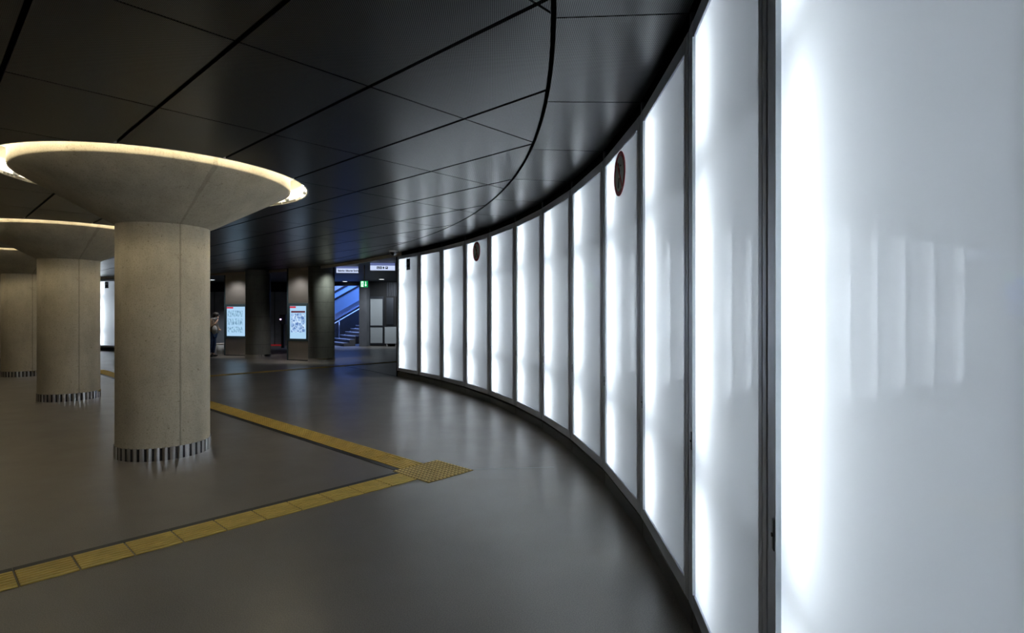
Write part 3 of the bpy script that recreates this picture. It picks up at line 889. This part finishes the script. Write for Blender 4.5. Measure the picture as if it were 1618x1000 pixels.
# ------------------------------------------------------------------ standing person
pp = thing('person', (-11.32, 21.15, 0), 0, 'person in brown jacket and blue jeans, head bowed, hand to the face', 'person')
def skin(name, nodes, edges, mat, parent, root=0, sub=2):
    me = bpy.data.meshes.new(name); me.from_pydata([n[0] for n in nodes], edges, [])
    o = bpy.data.objects.new(name, me); C.objects.link(o); o.parent = parent
    o.modifiers.new('skin', 'SKIN'); s_ = o.modifiers.new('sub', 'SUBSURF'); s_.levels = s_.render_levels = sub
    for i, n in enumerate(nodes):
        sv = me.skin_vertices[0].data[i]; sv.radius = n[1] if isinstance(n[1], tuple) else (n[1], n[1]); sv.use_root = (i == root)
    me.materials.append(mat)
    dg = bpy.context.evaluated_depsgraph_get(); dg.update()
    m2 = bpy.data.meshes.new_from_object(o.evaluated_get(dg)); o.modifiers.clear(); o.data = m2
    for p_ in m2.polygons: p_.use_smooth = True
    return o
# faces +x (towards the display)
body = skin('body', [((0, 0, .92), .12), ((0, 0, 1.15), .12), ((.02, 0, 1.36), .12), ((.06, 0, 1.44), .055), ((.11, 0, 1.50), .055), ((.17, 0, 1.545), (.085, .075)), ((.20, 0, 1.49), .05),
    ((-.01, .10, .88), .09), ((.02, .11, .48), .06), ((-.03, .11, .10), .042), ((.09, .12, .04), .035),
    ((-.01, -.10, .88), .09), ((0, -.11, .48), .06), ((-.06, -.11, .10), .042), ((.06, -.12, .04), .035),
    ((.02, -.20, 1.34), .05), ((.10, -.25, 1.08), .042), ((.26, -.16, 1.30), .032), ((.27, -.08, 1.42), .028),
    ((.02, .20, 1.34), .05), ((.06, .25, 1.06), .042), ((.24, .17, .98), .03)],
    [(0, 1), (1, 2), (2, 3), (3, 4), (4, 5), (5, 6), (0, 7), (7, 8), (8, 9), (9, 10), (0, 11), (11, 12), (12, 13), (13, 14), (2, 15), (15, 16), (16, 17), (17, 18), (2, 19), (19, 20), (20, 21)], M['skin'], pp)
skin('trousers', [((0, 0, .90), .15), ((-.01, .10, .84), .11), ((.02, .11, .48), .082), ((-.03, .11, .12), .07), ((-.01, -.10, .84), .11), ((0, -.11, .48), .082), ((-.06, -.11, .12), .07)],
    [(0, 1), (1, 2), (2, 3), (0, 4), (4, 5), (5, 6)], M['jeans'], pp)
skin('jacket', [((-.01, 0, .86), (.20, .17)), ((-.01, 0, 1.08), (.20, .17)), ((0, 0, 1.33), (.18, .16)), ((.05, 0, 1.42), .10), ((.02, -.20, 1.33), .085), ((.10, -.26, 1.09), .072), ((.23, -.18, 1.26), .052), ((.02, .20, 1.33), .085), ((.06, .26, 1.07), .072), ((.19, .19, 1.0), .055)],
    [(0, 1), (1, 2), (2, 3), (2, 4), (4, 5), (5, 6), (2, 7), (7, 8), (8, 9)], M['jacket'], pp, root=1)
h_ = MB(); h_.ball((.145, 0, 1.585), .115, .095, .10); h_.ball((.10, 0, 1.53), .085, .09, .09); h_.build('hair', M['hair'], pp)
fc = MB(); fc.ball((.262, 0, 1.535), .02, .014, .02, 10, 8); fc.build('nose', M['skin'], pp)
cl_ = MB(); cl_.tube([(.07 + .09 * math.cos(a), .11 * math.sin(a), 1.425 + .03 * math.cos(a)) for a in [k * PI / 6 for k in range(12)]], .03, 8, closed=True); cl_.build('collar', M['bagw'], pp)
hd = MB()
for k, (dy, ln) in enumerate(((-.022, .06), (-.008, .07), (.006, .068), (.020, .055))):
    hd.tube([(.275, -.08 + dy, 1.44), (.272, -.075 + dy, 1.44 + ln * .55), (.262, -.065 + dy, 1.44 + ln)], .008, 6)
hd.tube([(.262, -.055, 1.41), (.25, -.04, 1.44), (.24, -.038, 1.46)], .009, 6)
hd.build('fingers', M['skin'], pp)
sh = MB()
for x, y in ((-.03, .11), (-.06, -.11)):
    sh.ball((x + .06, y, .045), .14, .05, .045, 16, 10); sh.ball((x, y, .07), .06, .05, .06, 12, 8)
sh.build('shoes', M['shoe'], pp)
bg = thing('handbag', (-11.11, 20.93, .88), 0, 'pale soft bag held at the hip by the standing person', 'bag')
MB().ball((0, 0, .14), .10, .07, .17, 18, 12).build('pouch', M['bagw'], bg)
MB().tube([(-.04, 0, .28), (-.08, .02, .42), (-.10, .04, .50)], .012, 8).build('strap', M['jacketd'], bg)
bn = thing('lit_floor_standin', (-11.55, 22.25, 0), 0, 'added short pale grey shape standing in for lit floor beside the timetable pillar', 'stand-in')  # pale shape added where there is only lit floor
MB().lathe([(.0005, 0), (.14, 0), (.17, .40), (.15, .42), (.0005, .42)], 28).build('body', M['palepanel'], bn)
MB().lathe([(.145, .42), (.175, .40), (.178, .44), (.145, .45), (.145, .42)], 28).build('rim', M['white'], bn)
